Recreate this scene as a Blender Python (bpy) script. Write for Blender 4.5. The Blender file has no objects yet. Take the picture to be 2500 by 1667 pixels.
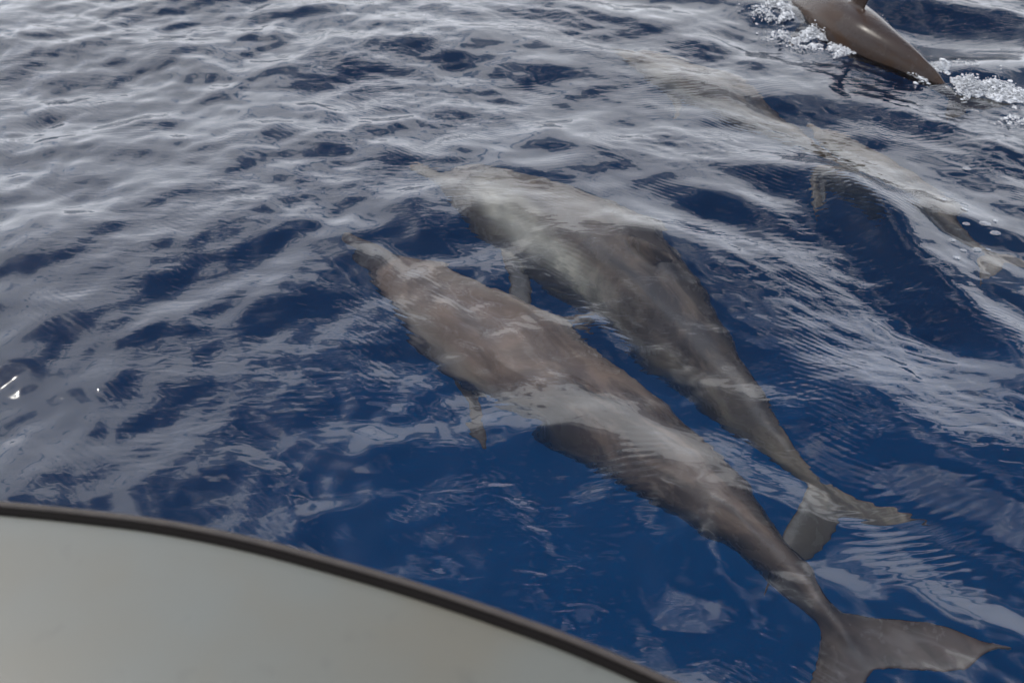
import bpy, bmesh, math, random
import numpy as np
from mathutils import Vector, Matrix

scene = bpy.context.scene
col = scene.collection
R = math.radians

# ------------------------------------------------------------------ camera
CAM_H, PITCH, HFOV = 2.40, 39.5, 62.0     # height in building units
K = 0.66                                   # metres per building unit: the finished scene is brought to real size at the end
cam_data = bpy.data.cameras.new('camera')
cam_data.sensor_width = 36.0
cam_data.lens = 18.0 / math.tan(R(HFOV / 2))
cam_data.clip_start, cam_data.clip_end = 0.02, 5000.0
cam_data.dof.use_dof = True
cam_data.dof.focus_distance = 3.4 * K
cam_data.dof.aperture_fstop = 4.0
cam = bpy.data.objects.new('camera', cam_data)
cam.location = (0, 0, CAM_H * K)
cam.rotation_euler = (R(90 - PITCH), 0, 0)
col.objects.link(cam)
scene.camera = cam

# ------------------------------------------------------------------ sky, sun, exposure
SUN_EL, SUN_AZ = 51.0, 68.0            # azimuth measured to the left of the view direction (+Y)
world = bpy.data.worlds.new('World')
scene.world = world
world.use_nodes = True
wt = world.node_tree
wt.nodes.clear()


def N(t, kind, **kw):
    n = t.nodes.new(kind)
    for k, v in kw.items():
        if hasattr(n, k):
            setattr(n, k, v)
        else:
            n.inputs[k].default_value = v
    return n


def L(t, a, b):
    t.links.new(a, b)


def math_node(t, op, a, b=None, clamp=False):
    n = t.nodes.new('ShaderNodeMath')
    n.operation = op
    n.use_clamp = clamp
    for i, v in enumerate((a, b)):
        if v is None:
            continue
        if isinstance(v, (int, float)):
            n.inputs[i].default_value = v
        else:
            t.links.new(v, n.inputs[i])
    return n.outputs[0]


def ramp(t, src, stops, interp='LINEAR'):
    n = t.nodes.new('ShaderNodeValToRGB')
    n.color_ramp.interpolation = interp
    els = n.color_ramp.elements
    while len(els) < len(stops):
        els.new(0.5)
    for e, (p, c) in zip(els, stops):
        e.position = p
        e.color = c if len(c) == 4 else (*c, 1)
    t.links.new(src, n.inputs[0])
    return n.outputs[0]


def mixcol(t, fac, a, b, mode='MIX'):
    n = t.nodes.new('ShaderNodeMix')
    n.data_type = 'RGBA'
    n.blend_type = mode
    for sock, v in ((n.inputs[0], fac), (n.inputs[6], a), (n.inputs[7], b)):
        if isinstance(v, (int, float)):
            sock.default_value = v
        elif isinstance(v, tuple):
            sock.default_value = v if len(v) == 4 else (*v, 1)
        else:
            t.links.new(v, sock)
    return n.outputs[2]


sky = N(wt, 'ShaderNodeTexSky', sky_type='NISHITA', sun_disc=False)
sky.sun_elevation = R(SUN_EL)
sky.sun_rotation = R(-SUN_AZ)
sky.air_density, sky.dust_density, sky.ozone_density = 1.0, 0.4, 2.0
tc = N(wt, 'ShaderNodeTexCoord')
sep = N(wt, 'ShaderNodeSeparateXYZ')
L(wt, tc.outputs['Generated'], sep.inputs[0])
zz = math_node(wt, 'ADD', math_node(wt, 'MAXIMUM', sep.outputs[2], 0.0), 0.16)
comb = N(wt, 'ShaderNodeCombineXYZ')
L(wt, math_node(wt, 'DIVIDE', sep.outputs[0], zz), comb.inputs[0])
L(wt, math_node(wt, 'DIVIDE', sep.outputs[1], zz), comb.inputs[1])
cn = N(wt, 'ShaderNodeTexNoise')
cn.noise_dimensions = '4D'
cn.inputs['W'].default_value = 9.0
cn.inputs['Scale'].default_value = 0.9
cn.inputs['Detail'].default_value = 5
cn.inputs['Roughness'].default_value = 0.55
cn.inputs['Distortion'].default_value = 0.4
L(wt, comb.outputs[0], cn.inputs['Vector'])
# cumulus field: clouds where the noise is high, hazier towards the horizon
haze = math_node(wt, 'MULTIPLY', math_node(wt, 'POWER', math_node(wt, 'SUBTRACT', 1.0, math_node(wt, 'MAXIMUM', sep.outputs[2], 0.0)), 3.0), 0.40)
cf = N(wt, 'ShaderNodeTexNoise')                      # smaller puffs that break the banks up
cf.inputs['Scale'].default_value = 4.6
cf.inputs['Detail'].default_value = 3
L(wt, comb.outputs[0], cf.inputs['Vector'])
puff = math_node(wt, 'MULTIPLY', math_node(wt, 'SUBTRACT', cf.outputs[0], 0.5), 0.62)
cl = math_node(wt, 'ADD', math_node(wt, 'ADD', cn.outputs[0], haze), puff)
cover = ramp(wt, cl, [(0.435, (0.02,) * 3), (0.485, (0.14,) * 3), (0.540, (0.36,) * 3), (0.575, (0.90,) * 3), (0.66, (1, 1, 1))])
body = ramp(wt, cl, [(0.47, (15.5, 16.2, 17.8)), (0.80, (12, 12.5, 13.4))])
low = math_node(wt, 'ADD', 1.0, math_node(wt, 'MULTIPLY', math_node(wt, 'POWER', math_node(wt, 'SUBTRACT', 1.0, math_node(wt, 'MAXIMUM', sep.outputs[2], 0.0)), 3.0), 0.35))
hz = N(wt, 'ShaderNodeVectorMath', operation='SCALE')   # cloud banks brighten towards the hazy horizon
L(wt, body, hz.inputs[0])
L(wt, low, hz.inputs['Scale'])
skycol = mixcol(wt, cover, sky.outputs[0], hz.outputs[0])
bg = N(wt, 'ShaderNodeBackground')
bg.inputs['Strength'].default_value = 0.13
L(wt, skycol, bg.inputs['Color'])
wo = N(wt, 'ShaderNodeOutputWorld')
L(wt, bg.outputs[0], wo.inputs['Surface'])

sun_d = bpy.data.lights.new('sun', 'SUN')
sun_d.energy = 2.5
sun_d.angle = R(0.6)
sun_d.color = (1.0, 0.95, 0.87)
sun = bpy.data.objects.new('sun', sun_d)
sdir = Vector((-math.sin(R(SUN_AZ)) * math.cos(R(SUN_EL)), math.cos(R(SUN_AZ)) * math.cos(R(SUN_EL)), math.sin(R(SUN_EL))))
sun.rotation_euler = sdir.to_track_quat('Z', 'Y').to_euler()
sun.location = sdir * 60
col.objects.link(sun)

vs = scene.view_settings
vs.view_transform, vs.look, vs.gamma, vs.exposure = 'Standard', 'None', 1.0, 0.0
vs.use_curve_mapping = False
cy = scene.cycles
cy.caustics_refractive = True
cy.caustics_reflective = False
cy.blur_glossy = 0.6
cy.max_bounces, cy.transmission_bounces, cy.glossy_bounces, cy.diffuse_bounces = 6, 5, 3, 2
cy.use_adaptive_sampling, cy.adaptive_threshold, cy.adaptive_min_samples = True, 0.025, 16
cy.sample_clamp_indirect = 6.0
cy.use_denoising = True

# ------------------------------------------------------------------ helpers
PW, PH = 2500.0, 1667.0
TH = math.tan(R(HFOV / 2))
cp, sp = math.cos(R(PITCH)), math.sin(R(PITCH))
IOR = 1.333


def ray(px, py):
    u = (px - PW / 2) / (PW / 2) * TH
    v = -(py - PH / 2) / (PW / 2) * TH
    d = Vector((u, cp + v * sp, -sp + v * cp))
    return d.normalized()


def on_plane(px, py, z):
    """point at height z seen along this line of sight; below the sea it bends as light does"""
    d = ray(px, py)
    o = Vector((0, 0, CAM_H))
    if z >= 0:
        return o + d * ((z - CAM_H) / d.z)
    p = o + d * (-CAM_H / d.z)
    eta = 1 / IOR
    c = -d.z
    k = 1 - eta * eta * (1 - c * c)
    t = eta * d + Vector((0, 0, 1)) * (eta * c - math.sqrt(k))
    return p + t * (z / t.z)


def mesh_obj(name, verts, faces, mat, parent=None, smooth=True):
    me = bpy.data.meshes.new(name)
    me.from_pydata([tuple(v) for v in verts], [], faces)
    if smooth:
        me.polygons.foreach_set('use_smooth', [True] * len(me.polygons))
    me.update()
    if mat:
        me.materials.append(mat)
    o = bpy.data.objects.new(name, me)
    col.objects.link(o)
    if parent:
        o.parent = parent
    return o


def new_mat(name):
    m = bpy.data.materials.new(name)
    m.use_nodes = True
    m.node_tree.nodes.clear()
    out = m.node_tree.nodes.new('ShaderNodeOutputMaterial')
    return m, m.node_tree, out


# ------------------------------------------------------------------ materials
def sea_material():
    m, t, out = new_mat('sea_water')
    tcn = N(t, 'ShaderNodeTexCoord')
    # capillary ripples: short crests, stretched along the run of the wake, coming in patches
    mp = N(t, 'ShaderNodeMapping')
    mp.inputs['Rotation'].default_value = (0, 0, R(38))
    mp.inputs['Scale'].default_value = (1.0, 2.6, 1.0)
    L(t, tcn.outputs['Object'], mp.inputs[0])
    n1 = N(t, 'ShaderNodeTexNoise')
    n1.inputs['Scale'].default_value = 9.0
    n1.inputs['Detail'].default_value = 1
    n1.inputs['Distortion'].default_value = 0.6
    L(t, mp.outputs[0], n1.inputs['Vector'])
    patch = N(t, 'ShaderNodeTexNoise')
    patch.inputs['Scale'].default_value = 0.9
    patch.inputs['Detail'].default_value = 2
    L(t, tcn.outputs['Object'], patch.inputs['Vector'])
    pm = ramp(t, patch.outputs[0], [(0.44, (0.10,) * 3), (0.60, (1, 1, 1))])
    h = math_node(t, 'MULTIPLY', math_node(t, 'MULTIPLY', n1.outputs[0], pm), 0.22)
    # trains of small parallel ripples, in scattered patches
    for ang, lam, amp, off, lo in ((98, 0.036, 0.040, 3.1, 0.56), (54, 0.030, 0.036, 7.7, 0.54)):
        mr = N(t, 'ShaderNodeMapping')
        mr.inputs['Rotation'].default_value = (0, 0, -R(ang))
        L(t, tcn.outputs['Object'], mr.inputs[0])
        wv = N(t, 'ShaderNodeTexWave', wave_type='BANDS', bands_direction='X', wave_profile='SIN')
        wv.inputs['Scale'].default_value = 0.314 / lam
        wv.inputs['Distortion'].default_value = 8.0
        wv.inputs['Detail'].default_value = 2.0
        wv.inputs['Detail Scale'].default_value = 0.25
        L(t, mr.outputs[0], wv.inputs['Vector'])
        pt = N(t, 'ShaderNodeTexNoise')
        pt.inputs['Scale'].default_value = 1.6
        pt.inputs['Detail'].default_value = 1
        ofs = N(t, 'ShaderNodeMapping')
        ofs.inputs['Location'].default_value = (off, off * 0.7, 0)
        L(t, tcn.outputs['Object'], ofs.inputs[0])
        L(t, ofs.outputs[0], pt.inputs['Vector'])
        mk = ramp(t, pt.outputs[0], [(lo, (0, 0, 0)), (lo + 0.16, (1, 1, 1))])
        h = math_node(t, 'ADD', h, math_node(t, 'MULTIPLY', math_node(t, 'MULTIPLY', wv.outputs['Fac'], mk), amp))
    b = N(t, 'ShaderNodeBump')
    b.inputs['Strength'].default_value = 1.0
    b.inputs['Distance'].default_value = 0.02 * K
    L(t, h, b.inputs['Height'])
    fr = N(t, 'ShaderNodeFresnel')
    fr.inputs['IOR'].default_value = 1.65
    L(t, b.outputs[0], fr.inputs['Normal'])
    rf = N(t, 'ShaderNodeBsdfRefraction')
    rf.inputs['IOR'].default_value = IOR
    rf.inputs['Roughness'].default_value = 0.0
    L(t, b.outputs[0], rf.inputs['Normal'])
    gl = N(t, 'ShaderNodeBsdfGlossy')
    gl.inputs['Roughness'].default_value = 0.04
    L(t, b.outputs[0], gl.inputs['Normal'])
    mx = N(t, 'ShaderNodeMixShader')
    L(t, fr.outputs[0], mx.inputs[0])
    L(t, rf.outputs[0], mx.inputs[1])
    L(t, gl.outputs[0], mx.inputs[2])
    L(t, mx.outputs[0], out.inputs['Surface'])
    va = N(t, 'ShaderNodeVolumeAbsorption')
    va.inputs['Color'].default_value = (0.22, 0.64, 0.86, 1)
    va.inputs['Density'].default_value = 0.11 / K
    L(t, va.outputs[0], out.inputs['Volume'])
    return m


def simple(name, color, rough=0.5, noise=None, spec=0.5, coat=0.0):
    m, t, out = new_mat(name)
    p = N(t, 'ShaderNodeBsdfPrincipled')
    p.inputs['Base Color'].default_value = (*color, 1)
    p.inputs['Roughness'].default_value = rough
    p.inputs['Specular IOR Level'].default_value = spec
    p.inputs['Coat Weight'].default_value = coat
    if noise:
        scale, c2, lo, hi = noise
        tcn = N(t, 'ShaderNodeTexCoord')
        n = N(t, 'ShaderNodeTexNoise')
        n.inputs['Scale'].default_value = scale
        n.inputs['Detail'].default_value = 5
        L(t, tcn.outputs['Object'], n.inputs['Vector'])
        f = ramp(t, n.outputs[0], [(lo, (0, 0, 0)), (hi, (1, 1, 1))])
        L(t, mixcol(t, f, color, c2), p.inputs['Base Color'])
    L(t, p.outputs[0], out.inputs['Surface'])
    return m


def deck_material():
    m, t, out = new_mat('gelcoat')
    p = N(t, 'ShaderNodeBsdfPrincipled')
    tcn = N(t, 'ShaderNodeTexCoord')
    n = N(t, 'ShaderNodeTexNoise')
    n.inputs['Scale'].default_value = 2.3
    n.inputs['Detail'].default_value = 4
    L(t, tcn.outputs['Object'], n.inputs['Vector'])
    f = ramp(t, n.outputs[0], [(0.38, (0, 0, 0)), (0.66, (1, 1, 1))])
    c = mixcol(t, f, (0.097, 0.103, 0.094), (0.097, 0.090, 0.070))
    s = N(t, 'ShaderNodeTexNoise')
    s.inputs['Scale'].default_value = 14
    s.inputs['Detail'].default_value = 2
    L(t, tcn.outputs['Object'], s.inputs['Vector'])
    sf = ramp(t, s.outputs[0], [(0.64, (0, 0, 0)), (0.76, (0.35, 0.35, 0.35))])
    c = mixcol(t, sf, c, (0.055, 0.052, 0.045))
    L(t, c, p.inputs['Base Color'])
    p.inputs['Roughness'].default_value = 0.42
    L(t, p.outputs[0], out.inputs['Surface'])
    return m


def skin_material(name, cape, flank, blaze, belly, blaze_amt, blotch=0.0, gloss=0.32):
    """dolphin skin: colour follows the body through the rest-pose attribute (x 0 nose..1 tail, z up, scaled by length)"""
    m, t, out = new_mat(name)
    at = N(t, 'ShaderNodeAttribute', attribute_name='rest')
    sp_ = N(t, 'ShaderNodeSeparateXYZ')
    L(t, at.outputs['Vector'], sp_.inputs[0])
    x, y, z = sp_.outputs
    wob = N(t, 'ShaderNodeTexNoise')
    wob.inputs['Scale'].default_value = 9
    wob.inputs['Detail'].default_value = 4
    L(t, at.outputs['Vector'], wob.inputs['Vector'])
    w = math_node(t, 'MULTIPLY', math_node(t, 'SUBTRACT', wob.outputs[0], 0.5), 0.07)
    zw = math_node(t, 'ADD', z, w)
    # cape edge dips below the dorsal fin
    edge = math_node(t, 'ADD', zw, math_node(t, 'MULTIPLY', math_node(t, 'SUBTRACT', 1.0, math_node(t, 'ABSOLUTE', math_node(t, 'MULTIPLY', math_node(t, 'SUBTRACT', x, 0.42), 3.0))), 0.02))
    fc = ramp(t, math_node(t, 'ADD', math_node(t, 'MULTIPLY', edge, 5.0), 0.5), [(0.60, (0, 0, 0)), (0.74, (1, 1, 1))], 'EASE')
    fb = ramp(t, math_node(t, 'ADD', math_node(t, 'MULTIPLY', zw, 5.0), 0.5), [(0.16, (1, 1, 1)), (0.34, (0, 0, 0))], 'EASE')
    c = mixcol(t, fc, flank, cape)
    c = mixcol(t, fb, c, belly)
    # flippers and flukes take the dark of the back
    ay = math_node(t, 'ABSOLUTE', y)
    ff = ramp(t, math_node(t, 'ADD', ay, math_node(t, 'MULTIPLY', math_node(t, 'MAXIMUM', math_node(t, 'SUBTRACT', -0.03, z), 0.0), 0.6)), [(0.098, (0, 0, 0)), (0.106, (1, 1, 1))])
    dark = mixcol(t, 0.6, cape, (0.05, 0.04, 0.034))
    c = mixcol(t, ff, c, dark)
    # pale blaze along the shoulder
    bx = ramp(t, x, [(0.14, (0, 0, 0)), (0.24, (1, 1, 1)), (0.42, (1, 1, 1)), (0.60, (0, 0, 0))])
    bz = ramp(t, math_node(t, 'ABSOLUTE', math_node(t, 'SUBTRACT', math_node(t, 'ADD', z, math_node(t, 'MULTIPLY', w, 0.4)), math_node(t, 'SUBTRACT', 0.062, math_node(t, 'MULTIPLY', x, 0.06)))), [(0.010, (1, 1, 1)), (0.045, (0, 0, 0))])
    fbz = math_node(t, 'MULTIPLY', math_node(t, 'MULTIPLY', bx, bz), blaze_amt)
    c = mixcol(t, fbz, c, blaze)
    # mottling and fine spotting
    mo = N(t, 'ShaderNodeTexNoise')
    mo.inputs['Scale'].default_value = 22
    mo.inputs['Detail'].default_value = 6
    mo.inputs['Roughness'].default_value = 0.65
    L(t, at.outputs['Vector'], mo.inputs['Vector'])
    c = mixcol(t, ramp(t, mo.outputs[0], [(0.35, (0, 0, 0)), (0.7, (0.5, 0.5, 0.5))]), c, mixcol(t, 0.5, c, (0.03, 0.03, 0.032)))
    bl = N(t, 'ShaderNodeTexNoise')
    bl.inputs['Scale'].default_value = 7
    bl.inputs['Detail'].default_value = 5
    bl.inputs['Roughness'].default_value = 0.6
    bl.inputs['Distortion'].default_value = 0.7
    bmp = N(t, 'ShaderNodeMapping')
    bmp.inputs['Location'].default_value = (blotch, 2.0, 0.3)
    bmp.inputs['Scale'].default_value = (1.0, 2.2, 2.2)
    L(t, at.outputs['Vector'], bmp.inputs[0])
    L(t, bmp.outputs[0], bl.inputs['Vector'])
    rear = ramp(t, x, [(0.30, (0.25,) * 3), (0.62, (0.85,) * 3), (0.9, (0.6,) * 3)])  # blotches weighted tailwards: mottling plus shade painted into the skin
    c = mixcol(t, math_node(t, 'MULTIPLY', ramp(t, bl.outputs[0], [(0.44, (0, 0, 0)), (0.56, (1, 1, 1))]), rear), c, mixcol(t, 0.78, c, (0.035, 0.03, 0.03)))
    # hind half darkened by mottling and painted shade, dark lips and beak tip
    p = N(t, 'ShaderNodeBsdfPrincipled')
    L(t, c, p.inputs['Base Color'])
    rn = ramp(t, mo.outputs[0], [(0.3, (0.16,) * 3), (0.7, (0.34,) * 3)])
    L(t, rn, p.inputs['Roughness'])
    bp = N(t, 'ShaderNodeBump')
    bp.inputs['Strength'].default_value = 0.25
    bp.inputs['Distance'].default_value = 0.01
    L(t, wob.outputs[0], bp.inputs['Height'])
    L(t, bp.outputs[0], p.inputs['Normal'])
    p.inputs['Specular IOR Level'].default_value = gloss
    L(t, p.outputs[0], out.inputs['Surface'])
    return m


M_SEA = sea_material()
M_UPWELLING = simple('upwelling_blue', (0.0003, 0.078, 0.172), 1.0, spec=0.0)  # matte blue stands in for light scattered up by deep water
M_DECK = deck_material()
M_HULL = simple('hull_paint', (0.42, 0.43, 0.42), 0.35, (3.0, (0.36, 0.36, 0.33), 0.4, 0.7))
M_RAIL = simple('rubber_rail', (0.036, 0.028, 0.023), 0.7, (30.0, (0.026, 0.020, 0.017), 0.4, 0.65))
M_SEAM_SHADOW = simple('seam_shadow', (0.006, 0.005, 0.0045), 0.9, spec=0.1)  # joint painted near-black for the shadow line inside the rail
M_FOAM = simple('foam', (0.50, 0.51, 0.53), 0.25)
M_EYE = simple('eye', (0.008, 0.007, 0.007), 0.1)

# ------------------------------------------------------------------ sea
rng = np.random.default_rng(11)


def fft_field(nx, ny, dx, lam_lo, lam_hi, direction, spread, seed, dx2=None):
    """random waves with wavelengths lam_lo..lam_hi travelling about one direction; unit rms"""
    g = np.random.default_rng(seed)
    w = g.standard_normal((ny, nx))
    F = np.fft.fft2(w)
    ky = np.fft.fftfreq(ny, dx2 or dx)[:, None] * 2 * np.pi
    kx = np.fft.fftfreq(nx, dx)[None, :] * 2 * np.pi
    k = np.hypot(kx, ky) + 1e-9
    lo, hi = 2 * np.pi / lam_hi, 2 * np.pi / lam_lo
    S = np.where((k > lo) & (k < hi), k ** -2.0, k ** -2.0 * np.exp(-((np.log(k) - np.log(np.clip(k, lo, hi))) / 0.25) ** 2))
    if spread is not None:
        th = np.arctan2(ky, kx)
        c = np.abs(np.cos(th - direction))
        S = S * (c ** spread)
    f = np.real(np.fft.ifft2(F * S))
    return f / f.std()


def smoothstep(a, b, x):
    t = np.clip((x - a) / (b - a), 0, 1)
    return t * t * (3 - 2 * t)


X0, X1, Y0, Y1, STEP = -7.0, 7.0, -1.5, 10.5, 0.0145
nx, ny = int((X1 - X0) / STEP) + 1, int((Y1 - Y0) / STEP) + 1
xs, ys = np.linspace(X0, X1, nx), np.linspace(Y0, Y1, ny)
GX, GY = np.meshgrid(xs, ys)


def seg_dist(a, b):
    """signed distance to the line a-b (positive on its left) and the fraction along it"""
    ax, ay = a
    bx, by = b
    dx, dy = bx - ax, by - ay
    ln = math.hypot(dx, dy)
    t = ((GX - ax) * dx + (GY - ay) * dy) / (ln * ln)
    d = (dx * (GY - ay) - dy * (GX - ax)) / ln
    return d, t


def world_xy(px, py):
    p = on_plane(px, py, 0.0)
    return (p.x, p.y)


height = np.zeros_like(GX)
swell = fft_field(nx, ny, STEP, 1.6, 3.4, R(100), 3.0, 3)
chop = fft_field(nx, ny, STEP, 0.35, 1.0, R(95), 0.5, 5)
small = fft_field(nx, ny, STEP, 0.14, 0.45, 0, None, 7)
fine = fft_field(nx, ny, STEP, 0.05, 0.13, R(60), 1.5, 9)
streak = fft_field(nx, ny, STEP, 0.06, 0.30, R(48), 8.0, 13)
streak_l = fft_field(nx, ny, STEP, 0.5, 1.3, R(50), 10.0, 17)
gust = fft_field(nx, ny, STEP, 0.9, 2.6, 0, None, 21)
right = smoothstep(-1.2, 1.8, GX + 0.25 * (GY - 3.0))          # wake side of the water
gmask = smoothstep(-0.6, 1.2, gust)
height += 0.022 * swell
height += 0.0098 * chop * (1 - 0.4 * right)
height += 0.0042 * small * (1 - 0.5 * right)
height += 0.0007 * fine * (0.3 + gmask)
height += right * (0.0150 * streak_l + 0.0011 * streak * (0.4 + gmask))
# hollow in the water behind the surfacing dolphin's fin, and the ridge it pushes up
hx, hy = world_xy(2270, 90)
rr = np.hypot((GX - hx) * 0.8, GY - hy)
height *= 1 - 0.7 * np.exp(-(rr / 0.55) ** 2)
height += -0.085 * np.exp(-(rr / 0.42) ** 2) + 0.05 * np.exp(-((rr - 0.75) / 0.22) ** 2)
# long wake ridge running past the tail of the tan dolphin
d_, t_ = seg_dist(world_xy(2010, 420), world_xy(2480, 860))
al = smoothstep(-0.15, 0.15, t_) * (1 - smoothstep(0.9, 1.3, t_))
height += al * (0.055 * np.exp(-((d_ - 0.02) / 0.16) ** 2) - 0.035 * np.exp(-((d_ + 0.34) / 0.2) ** 2))
edge = smoothstep(0.0, 1.2, np.minimum(np.minimum(GX - X0, X1 - GX), np.minimum(GY - Y0, Y1 - GY)))
height *= edge


def build_sea():
    n = nx * ny
    top = np.stack([GX, GY, height], -1).reshape(-1, 3)
    i = np.arange(n).reshape(ny, nx)
    q = np.stack([i[:-1, :-1], i[:-1, 1:], i[1:, 1:], i[1:, :-1]], -1).reshape(-1, 4)
    # surrounding sheet out to the horizon, and the walls and floor of the body of water
    FAR, DEEP = 2500.0, -9.0
    extra = np.array([(-FAR, -FAR, 0), (FAR, -FAR, 0), (FAR, FAR, 0), (-FAR, FAR, 0),
                      (-FAR, -FAR, DEEP), (FAR, -FAR, DEEP), (FAR, FAR, DEEP), (-FAR, FAR, DEEP)], float)
    verts = np.concatenate([top, extra])
    b = n
    S, E, Nn, W = i[0, :], i[:, -1], i[-1, ::-1], i[::-1, 0]
    polys = [[b + 1, b + 0] + None_ for None_ in []]
    rim = []
    for line, c0, c1 in ((S, b, b + 1), (E, b + 1, b + 2), (Nn, b + 2, b + 3), (W, b + 3, b + 0)):
        rim.append([c0, c1] + [int(v) for v in line[::-1]])
    box = [[b + 4, b + 7, b + 6, b + 5], [b, b + 4, b + 5, b + 1], [b + 1, b + 5, b + 6, b + 2], [b + 2, b + 6, b + 7, b + 3], [b + 3, b + 7, b + 4, b]]
    loops = np.concatenate([q.ravel()] + [np.array(p) for p in rim + box]).astype(np.int32)
    totals = np.concatenate([np.full(len(q), 4), [len(p) for p in rim + box]]).astype(np.int32)
    starts = np.concatenate([[0], np.cumsum(totals)[:-1]]).astype(np.int32)
    me = bpy.data.meshes.new('sea')
    me.vertices.add(len(verts))
    me.vertices.foreach_set('co', verts.ravel())
    me.loops.add(len(loops))
    me.loops.foreach_set('vertex_index', loops)
    me.polygons.add(len(totals))
    me.polygons.foreach_set('loop_start', starts)
    sm = np.zeros(len(totals), bool)
    sm[:len(q)] = True
    me.polygons.foreach_set('use_smooth', sm)
    me.update(calc_edges=True)
    me.validate()
    me.materials.append(M_SEA)
    o = bpy.data.objects.new('sea', me)
    o['kind'] = 'structure'
    o['label'] = 'rippled deep blue sea reflecting white cloud'
    col.objects.link(o)


build_sea()
upwelling = mesh_obj('upwelling_sheet', [(-2400, -2400, -8.5), (2400, -2400, -8.5), (2400, 2400, -8.5), (-2400, 2400, -8.5)], [(0, 1, 2, 3)], M_UPWELLING)  # added sheet, coloured to imitate upwelling light; no real sea floor
upwelling['kind'] = 'structure'
upwelling['label'] = 'added dark blue sheet standing in for light scattered up from deep water'


def sea_z(x, y):
    ix = int(round((x - X0) / STEP))
    iy = int(round((y - Y0) / STEP))
    return float(height[min(max(iy, 0), ny - 1), min(max(ix, 0), nx - 1)])


# ------------------------------------------------------------------ boat
def build_boat():
    ZD = 1.30
    edge_px = [(-900, 1236), (-500, 1222), (-200, 1222), (0, 1238), (200, 1258), (400, 1284), (600, 1324), (800, 1376), (1000, 1434), (1200, 1500), (1400, 1573), (1600, 1660), (1800, 1762), (2000, 1880)]
    pts = [on_plane(px, py, ZD) for px, py in edge_px]
    # outline carried on round behind the camera
    a, b = pts[0], pts[-1]
    line = [Vector((a.x - 1.2, a.y - 0.25, ZD)), Vector((a.x - 0.5, a.y - 0.03, ZD))] + pts + [Vector((b.x + 0.12, b.y - 0.25, ZD)), Vector((b.x + 0.2, b.y - 0.6, ZD)), Vector((b.x + 0.22, b.y - 2.2, ZD))]
    # resample smoothly
    dense = []
    for i in range(len(line) - 1):
        p0, p1, p2, p3 = line[max(i - 1, 0)], line[i], line[i + 1], line[min(i + 2, len(line) - 1)]
        for k in range(6):
            u = k / 6
            dense.append(0.5 * ((2 * p1) + (p2 - p0) * u + (2 * p0 - 5 * p1 + 4 * p2 - p3) * u * u + (3 * p1 - p0 - 3 * p2 + p3) * u ** 3))
    dense.append(line[-1])
    n = len(dense)
    nrm = []
    for i in range(n):
        tg = (dense[min(i + 1, n - 1)] - dense[max(i - 1, 0)])
        nrm.append(Vector((-tg.y, tg.x, 0)).normalized())          # outboard
    root = bpy.data.objects.new('boat', None)
    root.location = (0, 0, 0)
    col.objects.link(root)
    root['label'] = 'pale grey boat deck with a brown rubber rail along its curved edge'
    root['category'] = 'boat'

    def sweep(name, prof, mat):
        """profile (outboard, up) swept along the edge"""
        vs_, fs = [], []
        m = len(prof)
        for p, nn in zip(dense, nrm):
            for o_, u_ in prof:
                vs_.append(p + nn * o_ + Vector((0, 0, u_)))
        for i in range(n - 1):
            for j in range(m - 1):
                fs.append((i * m + j, i * m + j + 1, (i + 1) * m + j + 1, (i + 1) * m + j))
        return mesh_obj(name, vs_, fs, mat, root)

    # deck: crowned sheet from the edge inwards
    back = Vector((dense[0].x, dense[-1].y, ZD))
    vs_, fs = [], []
    rows = 10
    for p, nn in zip(dense, nrm):
        for k in range(rows + 1):
            f = k / rows
            q = (p - nn * 0.002).lerp(back, f)
            vs_.append((q.x, q.y, ZD + 0.05 * math.sin(f * math.pi / 2) - (0.009 if k == 0 else 0)))
    for i in range(n - 1):
        for k in range(rows):
            fs.append((i * (rows + 1) + k, (i + 1) * (rows + 1) + k, (i + 1) * (rows + 1) + k + 1, i * (rows + 1) + k + 1))
    mesh_obj('deck', vs_, fs, M_DECK, root)
    sweep('seam', [(-0.012, -0.012), (-0.009, -0.0025), (0.0028, -0.0025), (0.004, -0.03)], M_SEAM_SHADOW)  # dark strip at deck level stands in for shadow in the gap
    rail = []
    for k in range(9):
        a_ = math.pi * (1 - k / 8) 
        rail.append((0.0085 + 0.0062 * math.cos(a_), -0.006 + 0.008 * math.sin(a_)))
    rail = [(0.002, -0.04)] + rail + [(0.019, -0.05), (0.002, -0.052)]
    sweep('rub_rail', rail, M_RAIL)
    sweep('hull', [(0.010, -0.045), (-0.02, -0.2), (-0.12, -0.6), (-0.30, -1.1), (-0.55, -1.6), (-0.8, -1.75)], M_HULL)


build_boat()

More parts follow.
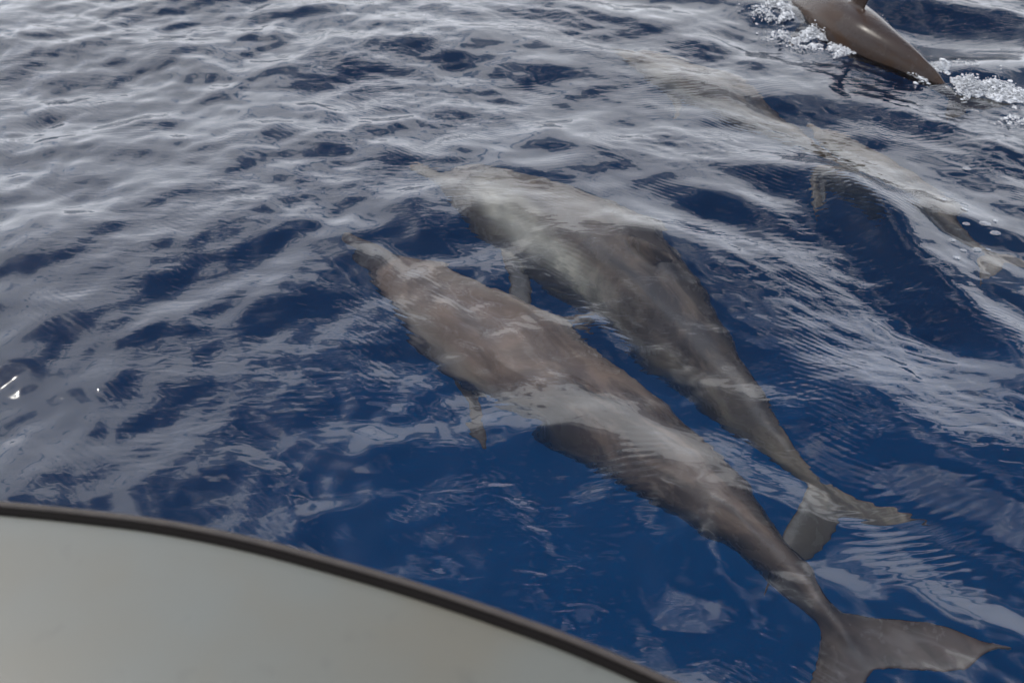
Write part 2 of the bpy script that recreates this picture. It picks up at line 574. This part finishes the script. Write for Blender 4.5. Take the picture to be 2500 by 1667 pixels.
# ------------------------------------------------------------------ dolphins
def make_rest_dolphin():
    """unit-length dolphin, nose at x=0, fluke notch at x=1, z up, y to its left; one continuous skin"""
    st = [  # x, half width, half height, centre z
        (0.000, .0045, .0040, -.022), (0.004, .0085, .0075, -.022), (0.015, .0115, .0100, -.0215), (0.040, .0135, .0120, -.020), (0.065, .0160, .0145, -.018),
        (0.082, .0205, .0200, -.014), (0.095, .0285, .0310, -.006), (0.112, .0370, .0430, .001), (0.135, .0460, .0530, .004), (0.165, .0550, .0620, .005),
        (0.210, .0660, .0735, .004), (0.270, .0770, .0850, .002), (0.340, .0840, .0930, .001), (0.420, .0850, .0960, .001), (0.500, .0790, .0920, .002),
        (0.580, .0700, .0860, .003), (0.660, .0565, .0735, .005), (0.740, .0415, .0580, .008), (0.810, .0300, .0445, .010), (0.870, .0215, .0345, .011),
        (0.920, .0140, .0220, .012), (0.955, .0115, .0145, .013), (0.980, .0100, .0095, .013), (0.992, .006, .006, .013)]
    st = np.array(st)
    xs_ = np.concatenate([np.linspace(0, 0.11, 26), np.linspace(0.12, 0.992, 90)])

    def interp(c):
        # smooth (cubic hermite, finite difference) interpolation
        x, y = st[:, 0], st[:, c]
        m = np.gradient(y, x)
        idx = np.clip(np.searchsorted(x, xs_) - 1, 0, len(x) - 2)
        h = x[idx + 1] - x[idx]
        t = (xs_ - x[idx]) / h
        return (2 * t**3 - 3 * t**2 + 1) * y[idx] + (t**3 - 2 * t**2 + t) * h * m[idx] + (-2 * t**3 + 3 * t**2) * y[idx + 1] + (t**3 - t**2) * h * m[idx + 1]

    hw, hh, cz = np.maximum(interp(1), .003) * 1.14, np.maximum(interp(2), .003) * 1.12, interp(3)
    SEG = 36
    verts, faces = [], []

    def add_rings(rings):
        base = len(verts)
        m = len(rings[0])
        for r in rings:
            verts.extend(r)
        for i in range(len(rings) - 1):
            for j in range(m):
                k = (j + 1) % m
                faces.append((base + i * m + j, base + i * m + k, base + (i + 1) * m + k, base + (i + 1) * m + j))
        faces.append(tuple(base + j for j in range(m))[::-1])
        e = base + (len(rings) - 1) * m
        faces.append(tuple(e + j for j in range(m)))

    rings = []
    for x, w, h, c in zip(xs_, hw, hh, cz):
        r = []
        for j in range(SEG):
            a = 2 * math.pi * j / SEG
            y, z = math.cos(a), math.sin(a)
            pe = 0.92
            y = math.copysign(abs(y) ** pe, y)
            z = math.copysign(abs(z) ** pe, z)
            # keel above and below the tail stock
            k = max(0.0, (x - 0.6) / 0.4)
            y *= 1 - 0.35 * k * abs(z) ** 2
            r.append((x, w * y, c + h * z))
        rings.append(r)
    add_rings(rings)

    def fin(stations):
        """stations: leading point, trailing point, thickness, thickness direction"""
        rings = []
        for a, b, th, td in stations:
            a, b, td = Vector(a), Vector(b), Vector(td).normalized()
            r = []
            for j in range(16):
                ang = 2 * math.pi * j / 16
                u = 0.5 - 0.5 * math.cos(ang)
                prof = math.sin(ang) * (1.0 - 0.55 * u) * 1.15
                r.append(tuple(a.lerp(b, u) + td * (th * 0.5 * prof)))
            rings.append(r)
        add_rings(rings)

    # dorsal fin, falcate
    ds = []
    for f in np.linspace(0, 1, 12):
        z = 0.070 + 0.108 * f
        le = 0.420 + 0.118 * f ** 0.9 + 0.030 * f ** 3
        te = 0.565 - 0.018 * math.sin(math.pi * min(f * 1.2, 1)) + 0.020 * f
        te = max(te, le + 0.012 * (1 - f) + 0.006)
        ds.append(((le, 0, z), (te, 0, z - 0.004), 0.024 * (1 - 0.62 * f), (0, 1, 0)))
    fin(ds)
    # flippers
    for s in (1, -1):
        fs = []
        for f in np.linspace(0, 1, 12):
            out = Vector((0.258 + 0.118 * f + 0.030 * f * f, s * (0.050 + 0.118 * f), -0.046 - 0.060 * f))
            ch = 0.066 * (1 - 0.18 * f) * math.sqrt(max(1 - f ** 2.6, 0.02))
            fs.append((out, out + Vector((ch, -s * 0.010 * f, 0)), 0.024 * (1 - 0.6 * f), (0.1, s * 0.5, 0.85)))
        fin(fs)
    # flukes
    for s in (1, -1):
        fs = []
        for f in np.linspace(0, 1, 14):
            y = s * (-0.004 + 0.140 * f)
            le = 0.918 + 0.085 * f ** 0.85 + 0.038 * f ** 2.5
            te = 0.998 + 0.018 * math.sin(math.pi * min(1, f * 1.15)) + 0.046 * f ** 1.5
            te = max(te, le + 0.006)
            fs.append(((le, y, .013), (te, y, .013), 0.022 * (1 - 0.6 * f), (0, 0, 1)))
        fin(fs)
    me = bpy.data.meshes.new('rest')
    me.from_pydata(verts, [], faces)
    bm = bmesh.new()
    bm.from_mesh(me)
    bmesh.ops.recalc_face_normals(bm, faces=bm.faces)
    bm.to_mesh(me)
    bm.free()
    o = bpy.data.objects.new('rest', me)
    col.objects.link(o)
    md = o.modifiers.new('r', 'REMESH')
    md.mode = 'VOXEL'
    md.voxel_size = 0.0042
    md.use_smooth_shade = True
    sm = o.modifiers.new('s', 'SMOOTH')
    sm.factor, sm.iterations = 0.5, 6
    dg = bpy.context.evaluated_depsgraph_get()
    ev = bpy.data.meshes.new_from_object(o.evaluated_get(dg))
    bpy.data.objects.remove(o)
    co = np.empty(len(ev.vertices) * 3)
    ev.vertices.foreach_get('co', co)
    return ev, co.reshape(-1, 3)


REST_ME, REST_CO = make_rest_dolphin()


def catmull(pts, n=400):
    P = [np.array(p) for p in pts]
    P = [2 * P[0] - P[1]] + P + [2 * P[-1] - P[-2]]
    out = []
    m = len(P) - 3
    for i in range(m):
        p0, p1, p2, p3 = P[i:i + 4]
        for u in np.linspace(0, 1, n // m, endpoint=False):
            out.append(0.5 * (2 * p1 + (p2 - p0) * u + (2 * p0 - 5 * p1 + 4 * p2 - p3) * u**2 + (3 * p1 - p0 - 3 * p2 + p3) * u**3))
    out.append(P[-2])
    return np.array(out)


def dolphin(label, spine_px, depths, up, mat, girth=1.0, fin_h=1.0, tail_up=None):
    """spine: line of sight + depth of points from nose to fluke notch; up: which way its back faces"""
    if len(depths) != len(spine_px):
        depths = np.interp(np.linspace(0, 1, len(spine_px)), np.linspace(0, 1, len(depths)), depths)
    pts = [on_plane(px, py, z) if z < 0 else on_plane(px, py, z) for (px, py), z in zip(spine_px, depths)]
    cv = catmull([tuple(p) for p in pts])
    seg = np.linalg.norm(np.diff(cv, axis=0), axis=1)
    acc = np.concatenate([[0], np.cumsum(seg)])
    Ln = acc[-1]
    S = np.linspace(0, Ln, 200)
    C = np.stack([np.interp(S, acc, cv[:, k]) for k in range(3)], 1)
    for _ in range(6):
        C[1:-1] = 0.25 * C[:-2] + 0.5 * C[1:-1] + 0.25 * C[2:]
    T = np.gradient(C, axis=0)
    T /= np.linalg.norm(T, axis=1)[:, None]
    up0 = np.array(up, float)
    up1 = np.array(tail_up if tail_up else up, float)
    f = np.linspace(0, 1, 200)[:, None] ** 2
    U = up0 * (1 - f) + up1 * f
    U = U - (U * T).sum(1)[:, None] * T
    U /= np.linalg.norm(U, axis=1)[:, None]
    Lf = np.cross(T, U) * 1.0              # T points tailwards: left = U x F = T x U ... (F = -T)
    x = np.clip(REST_CO[:, 0], 0, None)
    ry, rz = REST_CO[:, 1] * girth, REST_CO[:, 2] * girth
    is_fin = (x > 0.38) & (x < 0.64) & (REST_CO[:, 2] > 0.10)
    rz = np.where(is_fin, 0.10 * girth + (rz - 0.10 * girth) * fin_h, rz)
    sx = x * 199
    i0 = np.clip(sx.astype(int), 0, 198)
    fr = np.clip(sx - i0, 0, None)[:, None]
    # beyond the notch the flukes carry on along the last tangent
    fr_c = np.clip(fr, 0, 1)
    lerp = lambda A: A[i0] * (1 - fr_c) + A[i0 + 1] * fr_c
    base = lerp(C) + np.clip(x - 1.0, 0, None)[:, None] * Ln * T[-1]
    W = base + lerp(Lf) * ry[:, None] * Ln + lerp(U) * rz[:, None] * Ln
    origin = C[85].copy()
    me = REST_ME.copy()
    me.name = 'dolphin'
    me.vertices.foreach_set('co', (W - origin).ravel())
    a = me.attributes.new('rest', 'FLOAT_VECTOR', 'POINT')
    a.data.foreach_set('vector', REST_CO.ravel())
    me.polygons.foreach_set('use_smooth', [True] * len(me.polygons))
    me.materials.clear()
    me.materials.append(mat)
    me.update()
    o = bpy.data.objects.new('dolphin', me)
    o.location = origin
    o['label'] = label
    o['category'] = 'dolphin'
    o['group'] = 'pod of dolphins swimming beside the boat'
    col.objects.link(o)
    # eyes
    for s in (1, -1):
        e = np.array([0.128, s * 0.0462, -0.012]) * np.array([1, girth, girth])
        k = 0.128 * 199
        j = int(k)
        c = C[j] + Lf[j] * e[1] * Ln + U[j] * e[2] * Ln - origin
        bm = bmesh.new()
        bmesh.ops.create_uvsphere(bm, u_segments=12, v_segments=8, radius=0.0052 * Ln)
        bmesh.ops.translate(bm, verts=bm.verts, vec=Vector(c))
        em = bpy.data.meshes.new('eye')
        bm.to_mesh(em)
        bm.free()
        em.polygons.foreach_set('use_smooth', [True] * len(em.polygons))
        em.materials.append(M_EYE)
        eo = bpy.data.objects.new('eye', em)
        eo.parent = o
        col.objects.link(eo)
    return o, C, U, Lf, Ln


SK1 = skin_material('skin_brown', (0.30, 0.217, 0.165), (0.115, 0.088, 0.072), (0.62, 0.52, 0.43), (0.26, 0.21, 0.17), 0.8)  # lit back, shaded flank and, in part, sky-reflecting streak painted into the colour
SK2 = skin_material('skin_grey', (0.165, 0.128, 0.098), (0.24, 0.198, 0.152), (0.85, 0.80, 0.68), (0.38, 0.34, 0.27), 1.0, 1.7)
SK4 = skin_material('skin_tan', (0.20, 0.155, 0.115), (0.25, 0.20, 0.150), (0.46, 0.42, 0.35), (0.36, 0.31, 0.24), 0.8)
SK3 = skin_material('skin_dark', (0.033, 0.018, 0.0105), (0.038, 0.024, 0.017), (0.055, 0.040, 0.031), (0.16, 0.14, 0.13), 0.4, 0.6, 0.14)

dolphin('brown dolphin with long beak just under the surface, closest to the boat deck',
        [(845, 575), (930, 636), (1080, 740), (1240, 850), (1400, 950), (1560, 1070), (1700, 1190), (1825, 1308), (1945, 1428), (2055, 1542), (2150, 1650)],
        [-.22, -.46, -.60, -.62, -.56, -.48], (-.05, -.35, 1), SK1, girth=0.90, fin_h=0.55)
dolphin('pale streaked grey dolphin swimming underwater alongside the brown beaked one',
        [(1010, 385), (1090, 432), (1200, 482), (1340, 548), (1480, 635), (1600, 745), (1720, 878), (1830, 1010), (1912, 1105), (1982, 1192), (2034, 1280)],
        [-.28, -.40, -.50, -.54, -.62, -.78], (-.05, 0.25, 1), SK2, fin_h=0.72)
dolphin('dark brown dolphin breaking the surface with its fin out and foam along its side',
        [(1915, -14), (1962, 18), (2010, 48), (2058, 80), (2105, 110), (2148, 135), (2195, 162), (2243, 189), (2290, 214), (2365, 262)],
        [-.10, -.05, .01, .03, .025, .005, -.06, -.16], (-.05, -.1, 1), SK3, girth=0.94, fin_h=1.1)
dolphin('faint pale dolphin underwater between the streaked dolphin and the surfacing one',
        [(1490, 118), (1560, 142), (1650, 178), (1750, 220), (1850, 276), (1940, 340), (2010, 400), (2065, 447)],
        [-.32, -.44, -.54, -.78], (-.1, -.1, 1), SK4, fin_h=0.5)
dolphin('faint tan dolphin underwater with bubbles over its tail flukes',
        [(1975, 285), (2035, 335), (2110, 395), (2190, 453), (2265, 513), (2335, 570), (2395, 615), (2440, 650)],
        [-.40, -.54, -.60, -.58], (-.1, -.1, 1), SK4, fin_h=0.8)


# ------------------------------------------------------------------ foam, spray and bubbles
def ico(radius=1.0, sub=1):
    bm = bmesh.new()
    bmesh.ops.create_icosphere(bm, subdivisions=sub, radius=radius)
    v = np.array([tuple(x.co) for x in bm.verts])
    f = [tuple(x.index for x in fc.verts) for fc in bm.faces]
    bm.free()
    return v, np.array(f)


def foam():
    g = np.random.default_rng(5)
    V, F = ico()
    clump = fft_field(512, 512, 0.008, 0.05, 0.4, 0, None, 31)
    vs_, fs = [], []
    # (line of sight start, end, half width m, count, size m, lift m)
    runs = [((1870, 14), (1998, 116), 0.19, 4600, 0.0090, 0.03), ((1970, 95), (2065, 148), 0.14, 1900, 0.0080, 0.02),
            ((2050, 126), (2200, 178), 0.045, 420, 0.0055, 0.01), ((2175, 168), (2285, 202), 0.06, 620, 0.007, 0.02),
            ((2275, 178), (2480, 250), 0.17, 6500, 0.0080, 0.025), ((2420, 222), (2560, 285), 0.22, 2600, 0.0075, 0.01),
            ((2140, 30), (2172, 66), 0.05, 220, 0.006, 0.02), ((2150, 60), (2270, 130), 0.06, 90, 0.004, 0.01),
            ((1840, 2), (1895, 25), 0.07, 160, 0.006, 0.02)]
    base = 0
    for a, b, hw, cnt, size, lift in runs:
        A, B = world_xy(*a), world_xy(*b)
        dx, dy = B[0] - A[0], B[1] - A[1]
        ln = math.hypot(dx, dy)
        nx_, ny_ = -dy / ln, dx / ln
        made, tries = 0, 0
        while made < cnt and tries < cnt * 8:
            tries += 1
            t = g.random()
            o = g.normal() * hw * 0.55
            x, y = A[0] + dx * t + nx_ * o, A[1] + dy * t + ny_ * o
            c = clump[int(y / 0.008) % 512, int(x / 0.008) % 512]
            if c < -0.1 + 0.7 * g.random():
                continue
            r = size * 0.40 * math.exp(g.normal() * 0.45)
            sc = np.array([r * (0.8 + 0.5 * g.random()), r * (0.8 + 0.5 * g.random()), r * (0.45 + 0.4 * g.random())])
            z = sea_z(x, y) + abs(g.normal()) * lift * max(0, c) * 0.6
            ca, sa = dx / ln, dy / ln
            st = 1.0 + 1.2 * g.random()
            VV = V * sc * np.array([st, 1, 1])
            VV = np.stack([VV[:, 0] * ca - VV[:, 1] * sa, VV[:, 0] * sa + VV[:, 1] * ca, VV[:, 2]], 1)
            vs_.append(VV * (1 + 0.18 * g.standard_normal((len(V), 1))) + np.array([x, y, z]))
            fs.append(F + base)
            base += len(V)
            made += 1
    vs_, fs = np.concatenate(vs_), np.concatenate(fs)
    o = mesh_obj('foam', vs_, [tuple(int(k) for k in f) for f in fs], M_FOAM)
    o['kind'] = 'stuff'
    o['label'] = 'white foam and spray along the flank and tail of the surfacing dolphin'


foam()


def film_material():
    m, t, out = new_mat('bubble_film')
    fr = N(t, 'ShaderNodeFresnel')
    fr.inputs['IOR'].default_value = 1.6
    gl = N(t, 'ShaderNodeBsdfGlossy')
    gl.inputs['Roughness'].default_value = 0.08
    tr = N(t, 'ShaderNodeBsdfTransparent')
    df = N(t, 'ShaderNodeBsdfDiffuse')
    df.inputs['Color'].default_value = (0.8, 0.82, 0.85, 1)
    m1 = N(t, 'ShaderNodeMixShader')
    m1.inputs[0].default_value = 0.16
    L(t, tr.outputs[0], m1.inputs[1])
    L(t, df.outputs[0], m1.inputs[2])
    m2 = N(t, 'ShaderNodeMixShader')
    L(t, fr.outputs[0], m2.inputs[0])
    L(t, m1.outputs[0], m2.inputs[1])
    L(t, gl.outputs[0], m2.inputs[2])
    L(t, m2.outputs[0], out.inputs['Surface'])
    return m


M_FILM = film_material()
gb = random.Random(4)
for px, py, r in [(2362, 408, .020), (2302, 489, .016), (2352, 516, .018), (2357, 553, .016), (2402, 552, .024), (2429, 571, .022), (2428, 541, .014), (2325, 588, .015), (2386, 607, .021), (2352, 612, .013), (2332, 636, .016), (2414, 605, .012)]:
    x, y = world_xy(px, py)
    V, F = ico(1.0, 3)
    keep = V[:, 2] > -0.2
    V2 = V * np.array([r * 1.25, r * 0.9, r * 0.45])
    a = gb.uniform(-0.4, 0.4)
    rot = np.array([[math.cos(a), -math.sin(a), 0], [math.sin(a), math.cos(a), 0], [0, 0, 1]])
    V2 = V2 @ rot.T
    faces = [tuple(int(k) for k in f) for f in F if keep[f].all()]
    o = mesh_obj('bubble', V2, faces, M_FILM)
    o.location = (x, y, sea_z(x, y) + 0.002)
    o['label'] = 'small whitish air bubble floating over the tail of the tan dolphin'
    o['category'] = 'bubble'
    o['group'] = 'bubbles over the tan dolphin'


# ------------------------------------------------------------------ to real size (an adult of the pod is about 2.2 m long)
for o in scene.objects:
    if o.parent is None and o.type in {'MESH', 'EMPTY'}:
        o.location = o.location * K
        o.scale = (K, K, K)
